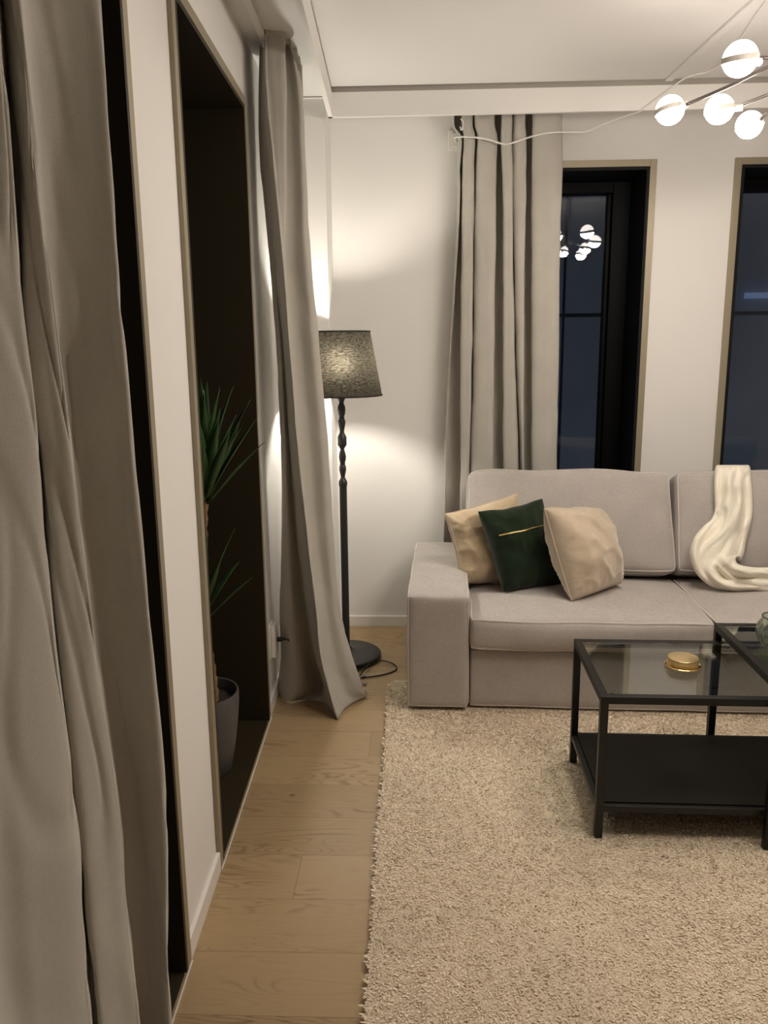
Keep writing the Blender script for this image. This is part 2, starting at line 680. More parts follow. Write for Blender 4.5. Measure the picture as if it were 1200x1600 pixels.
# boxed column in the corner behind the floor lamp
b = MB().box((wx(3.7) - 0.02, 3.66, 0), (-0.376, YB, ZV + 0.02))
struct(b.build('wall_corner', WHITE, smooth=False), 'white boxed corner column')

# ceiling, with the lowered fascia that hides the curtain rails
YF = 3.62


def fx(y):
    return -0.3385 - ST * (y - YF)


b = MB().box((-0.9, -5.8, ZC), (3.6, YF, ZC + 0.12))
struct(b.build('ceiling', CEIL, smooth=False), 'white ceiling')
t = 0.018
# cove ceilings
b = MB()
b.add([lw(-.02, -5.7, ZV), (fx(-5.7) - t, -5.7, ZV), (fx(YF) - t, YF + .0, ZV), lw(-.02, YF, ZV),
       lw(-.02, -5.7, ZC), (fx(-5.7) - t, -5.7, ZC), (fx(YF) - t, YF + .0, ZC), lw(-.02, YF, ZC)],
      [(0, 1, 2, 3), (4, 7, 6, 5), (0, 4, 5, 1), (1, 5, 6, 2), (2, 6, 7, 3), (3, 7, 4, 0)])
b.box((-0.7, YF + t, ZV), (3.5, YB + 0.02, ZC + 0.12))
struct(b.build('trim_1', CEIL, smooth=False), 'white ceiling inside the curtain cove')
ZF = 2.343
b = MB()


def slab(b, z0, z1, inn):
    """fascia running along the window wall, room face inn deep"""
    y0 = -5.7
    b.add([(fx(y0) - t, y0, z0), (fx(y0) - inn, y0, z0), (fx(YF) - inn, YF + t, z0), (fx(YF) - t, YF + t, z0),
           (fx(y0) - t, y0, z1), (fx(y0) - inn, y0, z1), (fx(YF) - inn, YF + t, z1), (fx(YF) - t, YF + t, z1)],
          [(0, 1, 2, 3), (4, 7, 6, 5), (0, 4, 5, 1), (1, 5, 6, 2), (2, 6, 7, 3), (3, 7, 4, 0)])


slab(b, ZF, 2.438, 0.0)
b.box((fx(YF) - t, YF, ZF), (3.5, YF + t, 2.438))
struct(b.build('trim_2', WHITE, smooth=False), 'white curtain fascia hanging from the ceiling edge')
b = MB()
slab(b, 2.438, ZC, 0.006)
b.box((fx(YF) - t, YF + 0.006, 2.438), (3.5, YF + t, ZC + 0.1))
struct(b.build('trim_3', GAPSHADE, smooth=False), 'strip coloured grey as the shadow gap between ceiling and fascia')
# slim raised strip across the ceiling
p0, p1 = Vector((1.045, 3.612, ZC)), Vector((1.098, 2.45, ZC))
d = (p1 - p0).normalized()
s = Vector((-d.y, d.x, 0)) * 0.015
b = MB()
b.add([p0 - s, p0 + s, p1 + s, p1 - s, p0 - s - Vector((0, 0, .011)), p0 + s - Vector((0, 0, .011)), p1 + s - Vector((0, 0, .011)), p1 - s - Vector((0, 0, .011))],
      [(0, 1, 2, 3), (4, 7, 6, 5), (0, 4, 5, 1), (1, 5, 6, 2), (2, 6, 7, 3), (3, 7, 4, 0)])
struct(b.build('trim_4', CEIL, smooth=False, bevel=0.002), 'slim white cable duct across the ceiling')

# baseboards
b = MB()
b.box((0, A1 + 0.032, 0), (0.012, B0 - 0.032, 0.056), lw)
struct(b.build('baseboard_pier', SKIRT, bevel=0.002), 'white baseboard on the pier between the tall windows')
b = MB()
b.box((0, B1 + 0.032, 0), (0.012, 3.66, 0.056), lw)
b.box((wx(3.66), 3.648, 0), (-0.364, 3.66, 0.056))
b.box((-0.376, 3.648, 0), (-0.364, YB, 0.056))
struct(b.build('baseboard_left', SKIRT, bevel=0.002), 'white baseboard in the lamp corner')
b = MB()
b.box((-0.376, YB - 0.012, 0), (W1[0] - 0.032, YB, 0.056))
b.box((W1[1] + 0.032, YB - 0.012, 0), (W2[0] - 0.032, YB, 0.056))
struct(b.build('baseboard_back', SKIRT, bevel=0.002), 'white baseboard along the wall behind the sofa')


def ident(x, y, z):
    return (x, y, z)


def window(name, fn, a0, a1, dep, label, fw, lining):
    """fn(o, y, z): o out of the wall. Flange, lining, frame and pane of one tall window."""
    fl = MB()
    w, pr = 0.030, 0.012
    fl.box((0, a0 - w, 0), (pr, a0, HO + w), fn)
    fl.box((0, a1, 0), (pr, a1 + w, HO + w), fn)
    fl.box((0, a0, HO), (pr, a1, HO + w), fn)
    root = fl.build(name, BRONZE, smooth=False, bevel=0.0015)
    struct(root, label)
    li = MB()
    t = 0.014
    li.box((-dep, a0, 0.008), (pr, a0 + t, HO), fn)
    li.box((-dep, a1 - t, 0.008), (pr, a1, HO), fn)
    li.box((-dep, a0 + t, HO - t), (pr, a1 - t, HO), fn)
    li.box((-dep, a0 + t, 0.0), (pr - .006, a1 - t, 0.008), fn)
    o = li.build('reveal_lining', lining, root, smooth=False)
    fr = MB()
    g = dep - 0.02
    fr.box((-g - .03, a0 + t, 0.008), (-g + .05, a0 + t + fw, HO - t), fn)
    fr.box((-g - .03, a1 - t - fw, 0.008), (-g + .05, a1 - t, HO - t), fn)
    fr.box((-g - .03, a0 + t + fw, HO - t - fw * .6), (-g + .05, a1 - t - fw, HO - t), fn)
    fr.box((-g - .03, a0 + t + fw, 0.008), (-g + .05, a1 - t - fw, 0.008 + fw), fn)
    # inner sash rebate
    fr.box((-g - .03, a0 + t + fw, 0.008 + fw), (-g + .02, a0 + t + fw + .018, HO - t - fw * .6), fn)
    fr.box((-g - .03, a1 - t - fw - .018, 0.008 + fw), (-g + .02, a1 - t - fw, HO - t - fw * .6), fn)
    fr.build('frame', BLACKFR, root, smooth=False, bevel=0.003)
    pa = MB().box((-g - .008, a0 + t + fw, 0.008 + fw), (-g, a1 - t - fw, HO - t - fw * .6), fn)
    pa.build('pane', GLASS, root, smooth=False)
    return root


window('window_1', lw, A0, A1, DEP, 'tall dark window behind the nearest curtain', 0.06, DARKBR)
window('window_2', lw, B0, B1, DEP, 'tall dark window with the potted yucca in its recess', 0.06, DARKBR)


def bw(o, y, z):
    return (y, YB - o, z)


window('window_3', bw, W1[0], W1[1], DB, 'tall window beside the curtain behind the sofa', 0.085, BLACKLI)
window('window_4', bw, W2[0], W2[1], DB, 'tall window behind the ivory throw', 0.085, BLACKLI)
b = MB()
b.box((0.012, B0 - 0.03, 0), (0.015, B1 + 0.03, 0.0035), lw)
b.box((0.012, A0 - 0.03, 0), (0.015, A1 + 0.03, 0.0035), lw)
struct(b.build('trim_5', SKIRT, smooth=False), 'pale edge strip along the window thresholds')

# ------------------------------------------------------------------ outside, seen through the panes
root = empty('apartment_building', (3, 11, -6))
tag(root, 'dim bluish panelled building across the street seen through the back windows', 'building')
b = MB()
for i in range(12):
    for j in range(9):
        x0, z0 = -8 + i * 2.0, -6 + j * 2.6
        b.box((x0, 11.0, z0), (x0 + 1.96, 11.4, z0 + 2.55))
b.build('wall', FACADE, root, smooth=False)
b = MB().box((-8, 11.15, -6), (16, 11.45, 17))
b.build('panel_joint', JOINT, root, smooth=False)
for x0, z0 in ((4.6, -2.6), (2.2, -2.6), (-1.2, -0.6), (7.4, 0.0)):
    MB().box((x0, 10.96, z0), (x0 + 1.1, 11.02, z0 + 1.7)).build('window', FACADED, root, smooth=False)
MB().box((4.3, 10.9, 1.96), (12, 10.97, 2.03)).build('light_strip', STRIP, root, smooth=False)

# ------------------------------------------------------------------ curtains
rows = []
F1 = [-2, 19, 34, 60, 84, 118, 144]
F2 = [29, 54, 83, 114, 145, 187, 214]
RR = [158, 173, 189, 209, 234, 256, 264]
PY = [0, 250, 500, 750, 1000, 1300, 1600]
for k, py in enumerate(PY):
    f1, f2, rr = F1[k], F2[k], RR[k]
    pts = []
    d = f2 - f1
    pts.append(atx(f1 - 3.0 * d, py, -0.425))
    pts.append(atx(f1 - 2.4 * d, py, -0.400))
    pts.append(atx(f1 - 1.9 * d, py, -0.425))
    pts.append(atx(f1 - 1.1 * d, py, -0.412))
    pts.append(atx(f1 - 0.4 * d, py, -0.401))
    pts.append(atx(f1 - 0.06 * d, py, -0.397))
    pts.append(atx(f1, py, -0.401))
    pts.append(atx(f1 + 1, py, -0.43))
    pts.append(atx(f1 + 5, py, -0.440))
    pts.append(atx(f1 + 10, py, -0.422))
    pts.append(atx(f2 - 0.35 * d, py, -0.408))
    pts.append(atx(f2 - 0.05 * d, py, -0.400))
    pts.append(atx(f2, py, -0.404))
    pts.append(atx(f2 + 1, py, -0.440))
    pts.append(atx(f2 + 7, py, -0.472))
    pts.append(atx(f2 + (rr - f2) * 0.40, py, -0.452))
    pts.append(atx(f2 + (rr - f2) * 0.75, py, -0.423))
    pts.append(atx(rr - 2, py, -0.402))
    pts.append(atx(rr, py, -0.405))
    e = pts[-1]
    pts.append(Vector((-0.435, e.y + 0.006, e.z)))
    pts.append(Vector((-0.475, e.y - 0.03, e.z)))
    rows.append(pts)
top = [Vector((p.x, p.y, 2.40)) for p in rows[0]]
mid = [(a + b2) / 2 for a, b2 in zip(top, rows[0])]
bot = [Vector((p.x, p.y, 0.012)) for p in rows[-1]]
rows = [top, mid] + rows + [bot]
g = cloth(rows, 8, 10, wr=0.0055, seed=3.1, freq=(7, 7, 3))
o = MB().grid(g).build('curtain', CURT, solid=0.003, angle=180)
tag(o, 'large greige curtain in front of the nearest tall window, close to the camera', 'curtain', 'floor-length greige curtains')

# curtain gathered beside the plant window, hem dragging on the oak floor
PY = [45, 130, 250, 400, 550, 700, 850, 950, 1020, 1075]
A = [408, 405, 408, 420, 433, 439, 440, 437, 438, 436]
Mm = [411, 410, 417, 430, 443, 452, 462, 474, 486, 501]
B_ = [416, 416, 427, 441, 453, 465, 481, 493, 500, 513]
Dd = [446, 447, 447, 446, 455, 467, 484, 497, 505, 520]
Cc = [447, 469, 477, 485, 499, 513, 521, 530, 548, 567]
rows = []
for k, py in enumerate(PY):
    e = k / (len(PY) - 1)
    P = []
    P.append(at(A[k] + 10, py, 3.16))
    P.append(at(A[k], py, 3.06))
    P.append(at(A[k] * .5 + Mm[k] * .5, py, 3.03 - .05 * e))
    P.append(at(Mm[k], py, 2.98 + .08 * e))
    P.append(at(Mm[k] * .4 + B_[k] * .6, py, 2.935 + .02 * e))
    P.append(at(B_[k] - 1.5, py, 2.905 - .03 * e * e))
    P.append(at(B_[k], py, 2.895 - .04 * e * e))
    P.append(at(B_[k] + 2, py, 2.903 - .03 * e * e))
    P.append(at(B_[k] * .5 + Dd[k] * .5, py, 2.91 - .01 * e))
    P.append(at(Dd[k], py, 2.925 - .01 * e))
    P.append(at(Dd[k] - 3 + 4 * e, py, 2.99 - .05 * e))
    P.append(at(Dd[k] * .65 + Cc[k] * .35, py, 3.0 - .02 * e))
    P.append(at(Cc[k] * .8 + Dd[k] * .2, py, 2.975 + .02 * e))
    P.append(at(Cc[k], py, 3.00 + .04 * e))
    c = P[-1]
    tips = ((456, 463, 468), (469, 471.5, 473), (475, 475, 474))[k] if k < 3 else (Cc[k] - 4, Cc[k] - 5, Cc[k] - 6)
    for q in range(3):
        yq = 3.08 + .08 * q
        P.append(at(tips[q] - 16 - 6 * e, py, yq - .035))
        P.append(at(tips[q], py, yq))
        P.append(at(tips[q] - 2, py, yq + .012))
    rows.append(P)
top = [Vector((p.x, p.y, 2.405 + 0.004 * (i % 3))) for i, p in enumerate(rows[0])]
lo = []
for i, p in enumerate(rows[-1]):
    q = p + (p - rows[-2][i]) * 0.6
    lo.append(Vector((q.x, q.y, 0.012)))
for q, v in {1: (-.545, 3.05), 2: (-.505, 2.995), 3: (-.43, 3.01), 4: (-.355, 2.96), 5: (-.300, 2.848), 6: (-.296, 2.842), 7: (-.290, 2.846), 8: (-.286, 2.88),
             9: (-.280, 2.905), 10: (-.272, 2.935), 11: (-.245, 2.985), 12: (-.208, 3.03), 13: (-.196, 3.05)}.items():
    lo[q] = Vector((v[0], v[1], 0.005))
rows = [top] + rows + [lo]
g = cloth(rows, 7, 9, wr=0.0040, seed=9.4, freq=(9, 9, 4))
o = MB().grid(g).build('curtain', CURT, solid=0.003, angle=180)
tag(o, 'greige curtain gathered before the floor lamp, its hem dragging on the oak floor', 'curtain', 'floor-length greige curtains')

# curtain behind the sofa
PY = [196, 215, 260, 369, 480, 600, 700, 800]
prof = {  # name: (px at each level, depth)
    'hem': ([711, 721, 719, 716, 709, 702, 697, 695], 3.795),
    'v1': ([708, 716, 715, 713, 708, 702, 698, 697], 3.864),
    'v1b': ([724, 727, 726, 725, 724, 724, 724, 724], 3.866),
    'aL': ([721, 725, 723, 722, 720, 719, 719, 719], 3.80),
    'aM': ([728, 732, 731, 731, 730, 728, 726, 725], 3.79),
    'aR': ([738, 742, 741, 739, 738, 736, 733, 732], 3.80),
    'c1': ([739, 743, 741, 740, 739, 737, 734, 733], 3.862),
    'bL': ([743, 747, 745, 743, 742, 741, 738, 737], 3.80),
    'bM': ([755, 756, 757, 757, 756, 755, 754, 753], 3.785),
    'bR': ([772, 776, 775, 774, 772, 771, 770, 769], 3.80),
    'v2': ([770, 774, 773, 772, 770, 769, 768, 767], 3.866),
    'v2b': ([786, 787, 788, 789, 789, 789, 789, 790], 3.866),
    'cL': ([783, 783, 785, 786, 786, 786, 786, 787], 3.80),
    'cM': ([792, 792, 793, 794, 794, 795, 797, 798], 3.79),
    'cR': ([800, 799, 800, 801, 802, 804, 807, 808], 3.80),
    'c2': ([801, 800, 800, 802, 804, 807, 811, 812], 3.855),
    'dL': ([804, 803, 803, 804, 806, 810, 814, 815], 3.805),
    'dR': ([820, 822, 822, 820, 819, 818, 818, 818], 3.80),
    'v3': ([818, 820, 820, 818, 817, 816, 816, 816], 3.866),
    'v3b': ([835, 834, 834, 834, 834, 834, 834, 834], 3.866),
    'eL': ([832, 831, 831, 831, 831, 831, 831, 831], 3.80),
    'eM': ([850, 850, 852, 852, 851, 850, 850, 850], 3.785),
    'eR': ([866, 866, 868, 865, 865, 862, 860, 860], 3.79),
    'end': ([878, 879, 879, 875, 874, 872, 870, 869], 3.812),
}
rows = [[at(px[k], py, Y - (.035 if Y < 3.83 else 0) * (1 - k / 7)) for px, Y in prof.values()] for k, py in enumerate(PY)]
top = [Vector((p.x, p.y, 2.405)) for p in rows[0]]
bot = [Vector((p.x, p.y, 0.012)) for p in rows[-1]]
mid = [(a + b2) / 2 for a, b2 in zip(rows[-1], bot)]
rows = [top] + rows + [mid, bot]
g = cloth(rows, 5, 9, wr=0.0035, seed=15.0, freq=(8, 8, 4))
o = MB().grid(g).build('curtain', CURT, solid=0.003, angle=180)
tag(o, 'greige pleated curtain hanging behind the sofa beside the dark window', 'curtain', 'floor-length greige curtains')

hk = MB().tube(catmull([at(720, 186, 3.735), at(724, 190, 3.728), at(723.5, 198, 3.728), at(721, 203, 3.733), at(719, 198, 3.738)], 6), 0.0028, 8)
hk.build('hook', WHPLAS, o)

# rails
b = MB()
b.box((0.055, -1.0, ZV - 0.016), (0.078, 3.35, ZV), lw)
o = b.build('curtain_rail', WHPLAS, bevel=0.002)
tag(o, 'white curtain rail on the cove ceiling above the tall window wall', 'curtain rail')
for y in np.arange(2.95, 3.3, 0.06):
    MB().tube([lw(0.066, y, ZV - .014), lw(0.066, y, ZV - .035)], 0.004, 6).build('glider', WHPLAS, o)
b = MB().box((0.10, 3.82, ZV - 0.016), (2.6, 3.843, ZV))
o = b.build('curtain_rail', WHPLAS, bevel=0.002)
tag(o, 'white curtain rail above the back windows, mostly hidden behind the ceiling fascia', 'curtain rail')

# ------------------------------------------------------------------ rug
RX0, RX1, RY0, RY1 = -0.108, 2.55, 0.55, 3.185


def in_rug(x, y, m=0.0):
    r = 0.05
    x0, x1, y0, y1 = RX0 + m, RX1 - m, RY0 + m, RY1 - m
    if x < x0 or x > x1 or y < y0 or y > y1:
        return False
    cx = min(max(x, x0 + r), x1 - r)
    cy = min(max(y, y0 + r), y1 - r)
    return (x - cx) ** 2 + (y - cy) ** 2 <= r * r


b = MB()
out = []
for cx, cy, a0 in ((RX1 - .05, RY1 - .05, 0), (RX0 + .05, RY1 - .05, 90), (RX0 + .05, RY0 + .05, 180), (RX1 - .05, RY0 + .05, 270)):
    for k in range(7):
        a = math.radians(a0 + 15 * k)
        out.append((cx + .048 * cos(a), cy + .048 * sin(a)))
n = len(out)
b.add([(x, y, 0.001) for x, y in out] + [(x, y, 0.014) for x, y in out],
      [tuple(range(n))[::-1], tuple(range(n, 2 * n))] + [(i, (i + 1) % n, n + (i + 1) % n, n + i) for i in range(n)])
rug = b.build('rug', RUGB, smooth=False)
tag(rug, 'large beige shag rug under the coffee tables and the front of the sofa', 'rug')


def pile():
    rng = np.random.default_rng(5)
    xs, ys = np.meshgrid(np.arange(RX0, 1.95, 0.0043), np.arange(0.95, RY1, 0.0043))
    x = xs.ravel() + rng.uniform(-.0028, .0028, xs.size)
    y = ys.ravel() + rng.uniform(-.0028, .0028, xs.size)
    keep = np.array([in_rug(a, c) for a, c in zip(x, y)])
    x, y = x[keep], y[keep]
    # coarse remainder outside the finely built area
    xs, ys = np.meshgrid(np.arange(1.95, RX1, 0.016), np.arange(RY0, RY1, 0.016))
    xo = np.concatenate([xs.ravel(), np.meshgrid(np.arange(RX0, 1.95, .016), np.arange(RY0, .95, .016))[0].ravel()])
    yo = np.concatenate([ys.ravel(), np.meshgrid(np.arange(RX0, 1.95, .016), np.arange(RY0, .95, .016))[1].ravel()])
    big = np.concatenate([np.ones(len(x)), np.full(len(xo), 2.6)])
    x = np.concatenate([x, xo])
    y = np.concatenate([y, yo])
    k = len(x)
    # lay direction drifts slowly across the rug, so it reads brushed
    drift = np.array([noise.noise(Vector((a * 2.2, c * 2.2, 0))) for a, c in zip(x, y)])
    tall = np.array([noise.noise(Vector((a * 34, c * 34, 3))) for a, c in zip(x, y)])
    a = rng.uniform(0, 2 * np.pi, k)
    lean = rng.uniform(.004, .010, k)
    lx = np.cos(a) * lean + .004 * drift
    ly = np.sin(a) * lean - .003 + .004 * drift
    edge = np.clip((RX0 + .010 - x) / .010, 0, 1)
    lx -= edge * rng.uniform(0, .010, k)
    h = rng.uniform(.0025, .0060, k) * (1 + .35 * tall)
    a2 = np.arctan2(ly, lx) + np.pi / 2 + rng.uniform(-.7, .7, k)
    w = rng.uniform(.0018, .0030, k) * big
    wx_, wy_ = np.cos(a2) * w, np.sin(a2) * w
    z0 = np.full(k, .0125)
    V = np.empty((k, 5, 3), np.float32)
    V[:, 0] = np.stack([x - wx_, y - wy_, z0], 1)
    V[:, 1] = np.stack([x + wx_, y + wy_, z0], 1)
    V[:, 2] = np.stack([x + wx_ * 1.1 + lx * .5, y + wy_ * 1.1 + ly * .5, z0 + h * .65], 1)
    V[:, 3] = np.stack([x - wx_ * 1.1 + lx * .5, y - wy_ * 1.1 + ly * .5, z0 + h * .65], 1)
    V[:, 4] = np.stack([x + lx, y + ly, z0 + h], 1)
    me = bpy.data.meshes.new('pile')
    base = np.arange(k, dtype=np.int32)[:, None] * 5
    idx = (base + np.array([[0, 1, 2, 3, 3, 2, 4]], np.int32)).ravel()
    me.vertices.add(k * 5)
    me.vertices.foreach_set('co', V.ravel())
    me.loops.add(len(idx))
    me.loops.foreach_set('vertex_index', idx)
    me.polygons.add(2 * k)
    st = np.empty((k, 2), np.int32)
    st[:, 0] = np.arange(k) * 7
    st[:, 1] = np.arange(k) * 7 + 4
    me.polygons.foreach_set('loop_start', st.ravel())
    me.update(calc_edges=True)
    me.materials.append(RUGP)
    o = bpy.data.objects.new('pile', me)
    COL.objects.link(o)
    o.parent = rug
    o['kind'] = 'stuff'


pile()

# ------------------------------------------------------------------ sofa
SA = -0.0414
SO = Vector((-0.03, 2.899, 0))
SU, SV = Vector((cos(SA), sin(SA), 0)), Vector((-sin(SA), cos(SA), 0))


def sf(u, v, z):
    return SO + SU * u + SV * v + Vector((0, 0, z))


def sfv(q):
    return sf(q[0], q[1], q[2])


AW, SL, SD = 0.238, 2.28, 0.872
SW = (SL - 2 * AW) / 2
sofa = empty('sofa', sf(SL / 2, SD / 2, 0.0))
tag(sofa, 'greige fabric sofa with wide box arms and piped cushions against the back wall', 'sofa')
sd = {'k': 0}


def soft(q, p, amp=0.003, f=7):
    n = noise.noise(Vector((q.x * f + sd['k'], q.y * f, q.z * f)))
    return Vector((q.x + n * amp, q.y + n * amp, q.z + n * amp))


for side in (0, 1):
    u0 = 0 if side == 0 else SL - AW
    c = Vector((u0 + AW / 2, SD / 2, 0.252))

    def fn(q, p, c=c):
        q = soft(q, p, 0.0025, 9)
        # small gathers under the top front edge
        if p[1] < -0.9 and p[2] > 0.1:
            q.y += 0.002 * sin(q.z * 160) * max(0, -p[0]) * p[2]
        return sfv(q + c)
    mb, mp = rbox((AW, SD, 0.45), 0.020, (14, 22, 24), (0.004, 0.002, 0.006), fn)
    arm = mb.build('arm', SOFA, sofa, weld=True, angle=180)
    pb = MB()
    for x in (-1, 1):   # welts along the outer front edges and the top edges
        path = [mp((x, -1, -1 + 2 * i / 20)) for i in range(21)] + [mp((x, -1 + 2 * i / 20, 1)) for i in range(1, 21)]
        pb.tube(path, 0.0035, 6)
    pb.tube([mp((-1 + 2 * i / 12, -1, -1)) for i in range(13)], 0.0035, 6)
    pb.build('piping', PIPE, arm)
mb, mp = rbox((SL - 2 * AW - 0.004, SD - 0.06, 0.235), 0.012, (20, 8, 8), (0, 0.004, 0), lambda q, p: sfv(soft(q, p, .002, 5) + Vector((SL / 2, SD / 2 + 0.0, 0.142))))
base = mb.build('base', SOFA, sofa, weld=True, angle=180)
pb = MB()
pb.tube([mp((-1 + 2 * i / 30, -1, -1)) for i in range(31)], 0.0035, 6)
pb.build('piping', PIPE, base)
mb, mp = rbox((SL - 2 * AW, 0.15, 0.42), 0.03, (16, 6, 8), (0, 0, 0), lambda q, p: sfv(q + Vector((SL / 2, SD - 0.08, 0.45))))
mb.build('backrest', SOFA, sofa, weld=True, angle=180)
for k in range(2):
    uc = AW + SW * (k + 0.5)
    sd['k'] = 11 + k * 5

    def fn(q, p, uc=uc, k=k):
        q = soft(q, p, 0.005, 4.5)
        lift = 0.010 * max(0, p[1] * -1) * abs(p[0]) * (1 if p[2] > 0 else 0.4)   # front corners kick up
        return sfv(q + Vector((uc, 0.30, 0.327 + lift)))
    mb, mp = rbox((SW - 0.004, 0.62, 0.118), 0.020, (22, 18, 8), (0.004, 0.016, 0.036), fn)
    sc_ = mb.build('seat_cushion', SOFA, sofa, weld=True, angle=180)
    pb = MB()
    for z in (1, -1):
        path = [mp((-1, 1 - 2 * i / 18, z)) for i in range(18)] + [mp((-1 + 2 * i / 24, -1, z)) for i in range(24)] + [mp((1, -1 + 2 * i / 18, z)) for i in range(19)]
        pb.tube(path, 0.0052, 6)
    pb.build('piping', PIPE, sc_)
for k in range(2):
    uc = AW - 0.012 + (SW + 0.006) * (k + 0.5)
    sd['k'] = 31 + k * 5
    th = math.radians(21)

    def fn(q, p, uc=uc, k=k, th=th):
        q = soft(q, p, 0.008, 4.0)
        q.x *= 1 - 0.015 * p[2]
        q.z += (0.012 * noise.noise(Vector((q.x * 5, 3 + k, 0)))) * max(0, p[2])
        q.z -= 0.010 * max(0, p[2]) * (p[0] ** 2)
        y = q.y * cos(th) + q.z * sin(th)
        z = -q.y * sin(th) + q.z * cos(th)
        return sfv(Vector((uc + q.x, 0.660 + y, 0.620 + z)))
    mb, mp = rbox((SW - 0.006, 0.17, 0.455), 0.030, (24, 10, 18), (0.004, 0.045, 0.010), fn)
    bc = mb.build('back_cushion', SOFA, sofa, weld=True, angle=180)
    pb = MB()
    for y in (-1,):
        E1 = [(-1 + 2 * i / 24, y, 1) for i in range(24)] + [(1, y, 1 - 2 * i / 18) for i in range(18)] + [(1 - 2 * i / 24, y, -1) for i in range(24)] + [(-1, y, -1 + 2 * i / 18) for i in range(18)]
        pb.tube([mp(p) for p in E1], 0.0040, 6, closed=True)
    pb.build('piping', PIPE, bc)

# ------------------------------------------------------------------ throw pillows


def pillow(name, TL, TR, BL, BR, T, mat, label, seed, wr, pip_mat=None, pinch=0.07):
    n_ = 56
    nrm = (TR - TL).cross(BL - TL).normalized()
    if nrm.dot(EYE - TL) < 0:
        nrm = -nrm

    def P(s, t, side):
        s2 = 0.5 + (s - .5) * (1 - pinch * sin(pi * t))
        t2 = 0.5 + (t - .5) * (1 - pinch * sin(pi * s))
        p = TL * (1 - s2) * (1 - t2) + TR * s2 * (1 - t2) + BL * (1 - s2) * t2 + BR * s2 * t2
        e = max(0.0, 16 * s * (1 - s) * t * (1 - t))
        h = T * e ** 0.45
        ed = min(s, 1 - s, t, 1 - t)
        # puckers running in from the seams, fading towards the middle
        fall = math.exp(-ed * 6)
        q = (s if min(t, 1 - t) < min(s, 1 - s) else t) * 26
        es = e ** .3
        gather = 1 - abs(noise.noise(Vector((q * .75, ed * 4.0, seed)))) * 2
        h += wr * .42 * fall * gather * es
        h += wr * 0.8 * noise.noise(Vector((s * 4 + seed, t * 4, seed))) * es
        rd = 1 - abs(noise.noise(Vector((s * 3.2 + t * 2.0, t * 3.6 - s * 1.5, seed + 9)))) * 2.2
        h += wr * .55 * max(0, rd - .35) * es
        p = p + Vector((0, 0, 0.006 * noise.noise(Vector((s * 4, t * 4, seed + 5)))))
        return p + nrm * h * side
    ev = [0.5 - 0.5 * cos(pi * i / n_) for i in range(n_ + 1)]
    mb = MB()
    for side in (1, -1):
        mb.grid([[P(s, t, side) for s in ev] for t in ev])
    o = mb.build(name, mat, weld=True, angle=180)
    tag(o, label, 'cushion', 'throw pillows on the sofa')
    if pip_mat:
        m = 24
        loop = [P(i / m, 0, 1) for i in range(m)] + [P(1, i / m, 1) for i in range(m)] + [P(1 - i / m, 1, 1) for i in range(m)] + [P(0, 1 - i / m, 1) for i in range(m)]
        MB().tube(loop, 0.0042, 6, closed=True).build('piping', pip_mat, o)
    return o, P


def sp(px, py, v):
    """point on the sofa-parallel plane v behind the sofa front"""
    d = ray(px, py)
    return EYE + d * (((SO + SV * v) - EYE).dot(SV) / d.dot(SV))


pillow('throw_pillow', sp(695, 803, .42), sp(808, 771, .55), sp(722, 912, .36), sp(812, 915, .50), 0.082, TANV,
       'sand velvet throw pillow wedged against the sofa arm', 2.0, 0.032, TANV, 0.06)
o, P = pillow('throw_pillow', sp(747, 799, .34), sp(847, 779, .47), sp(787, 925, .27), sp(882, 918, .42), 0.080, GREENV,
              'dark green throw pillow with a gold zip', 5.0, 0.018, None, 0.06)
b = MB()
zp = [P(.08 + .88 * i / 20, .33 - .05 * i / 20, 1) for i in range(21)]
nr = (zp[10] - P(.5, .31, -1)).normalized()
b.tube([p + nr * 0.001 for p in zp], 0.0035, 6)
b.build('zip', GOLD, o)
pillow('throw_pillow', sp(851, 795, .24), sp(938, 795, .44), sp(893, 937, .16), sp(970, 910, .36), 0.105, TAUPEV,
       'plump beige throw pillow standing in front of the dark green one', 8.0, 0.026, TAUPEV, -0.015)

# ------------------------------------------------------------------ ivory throw


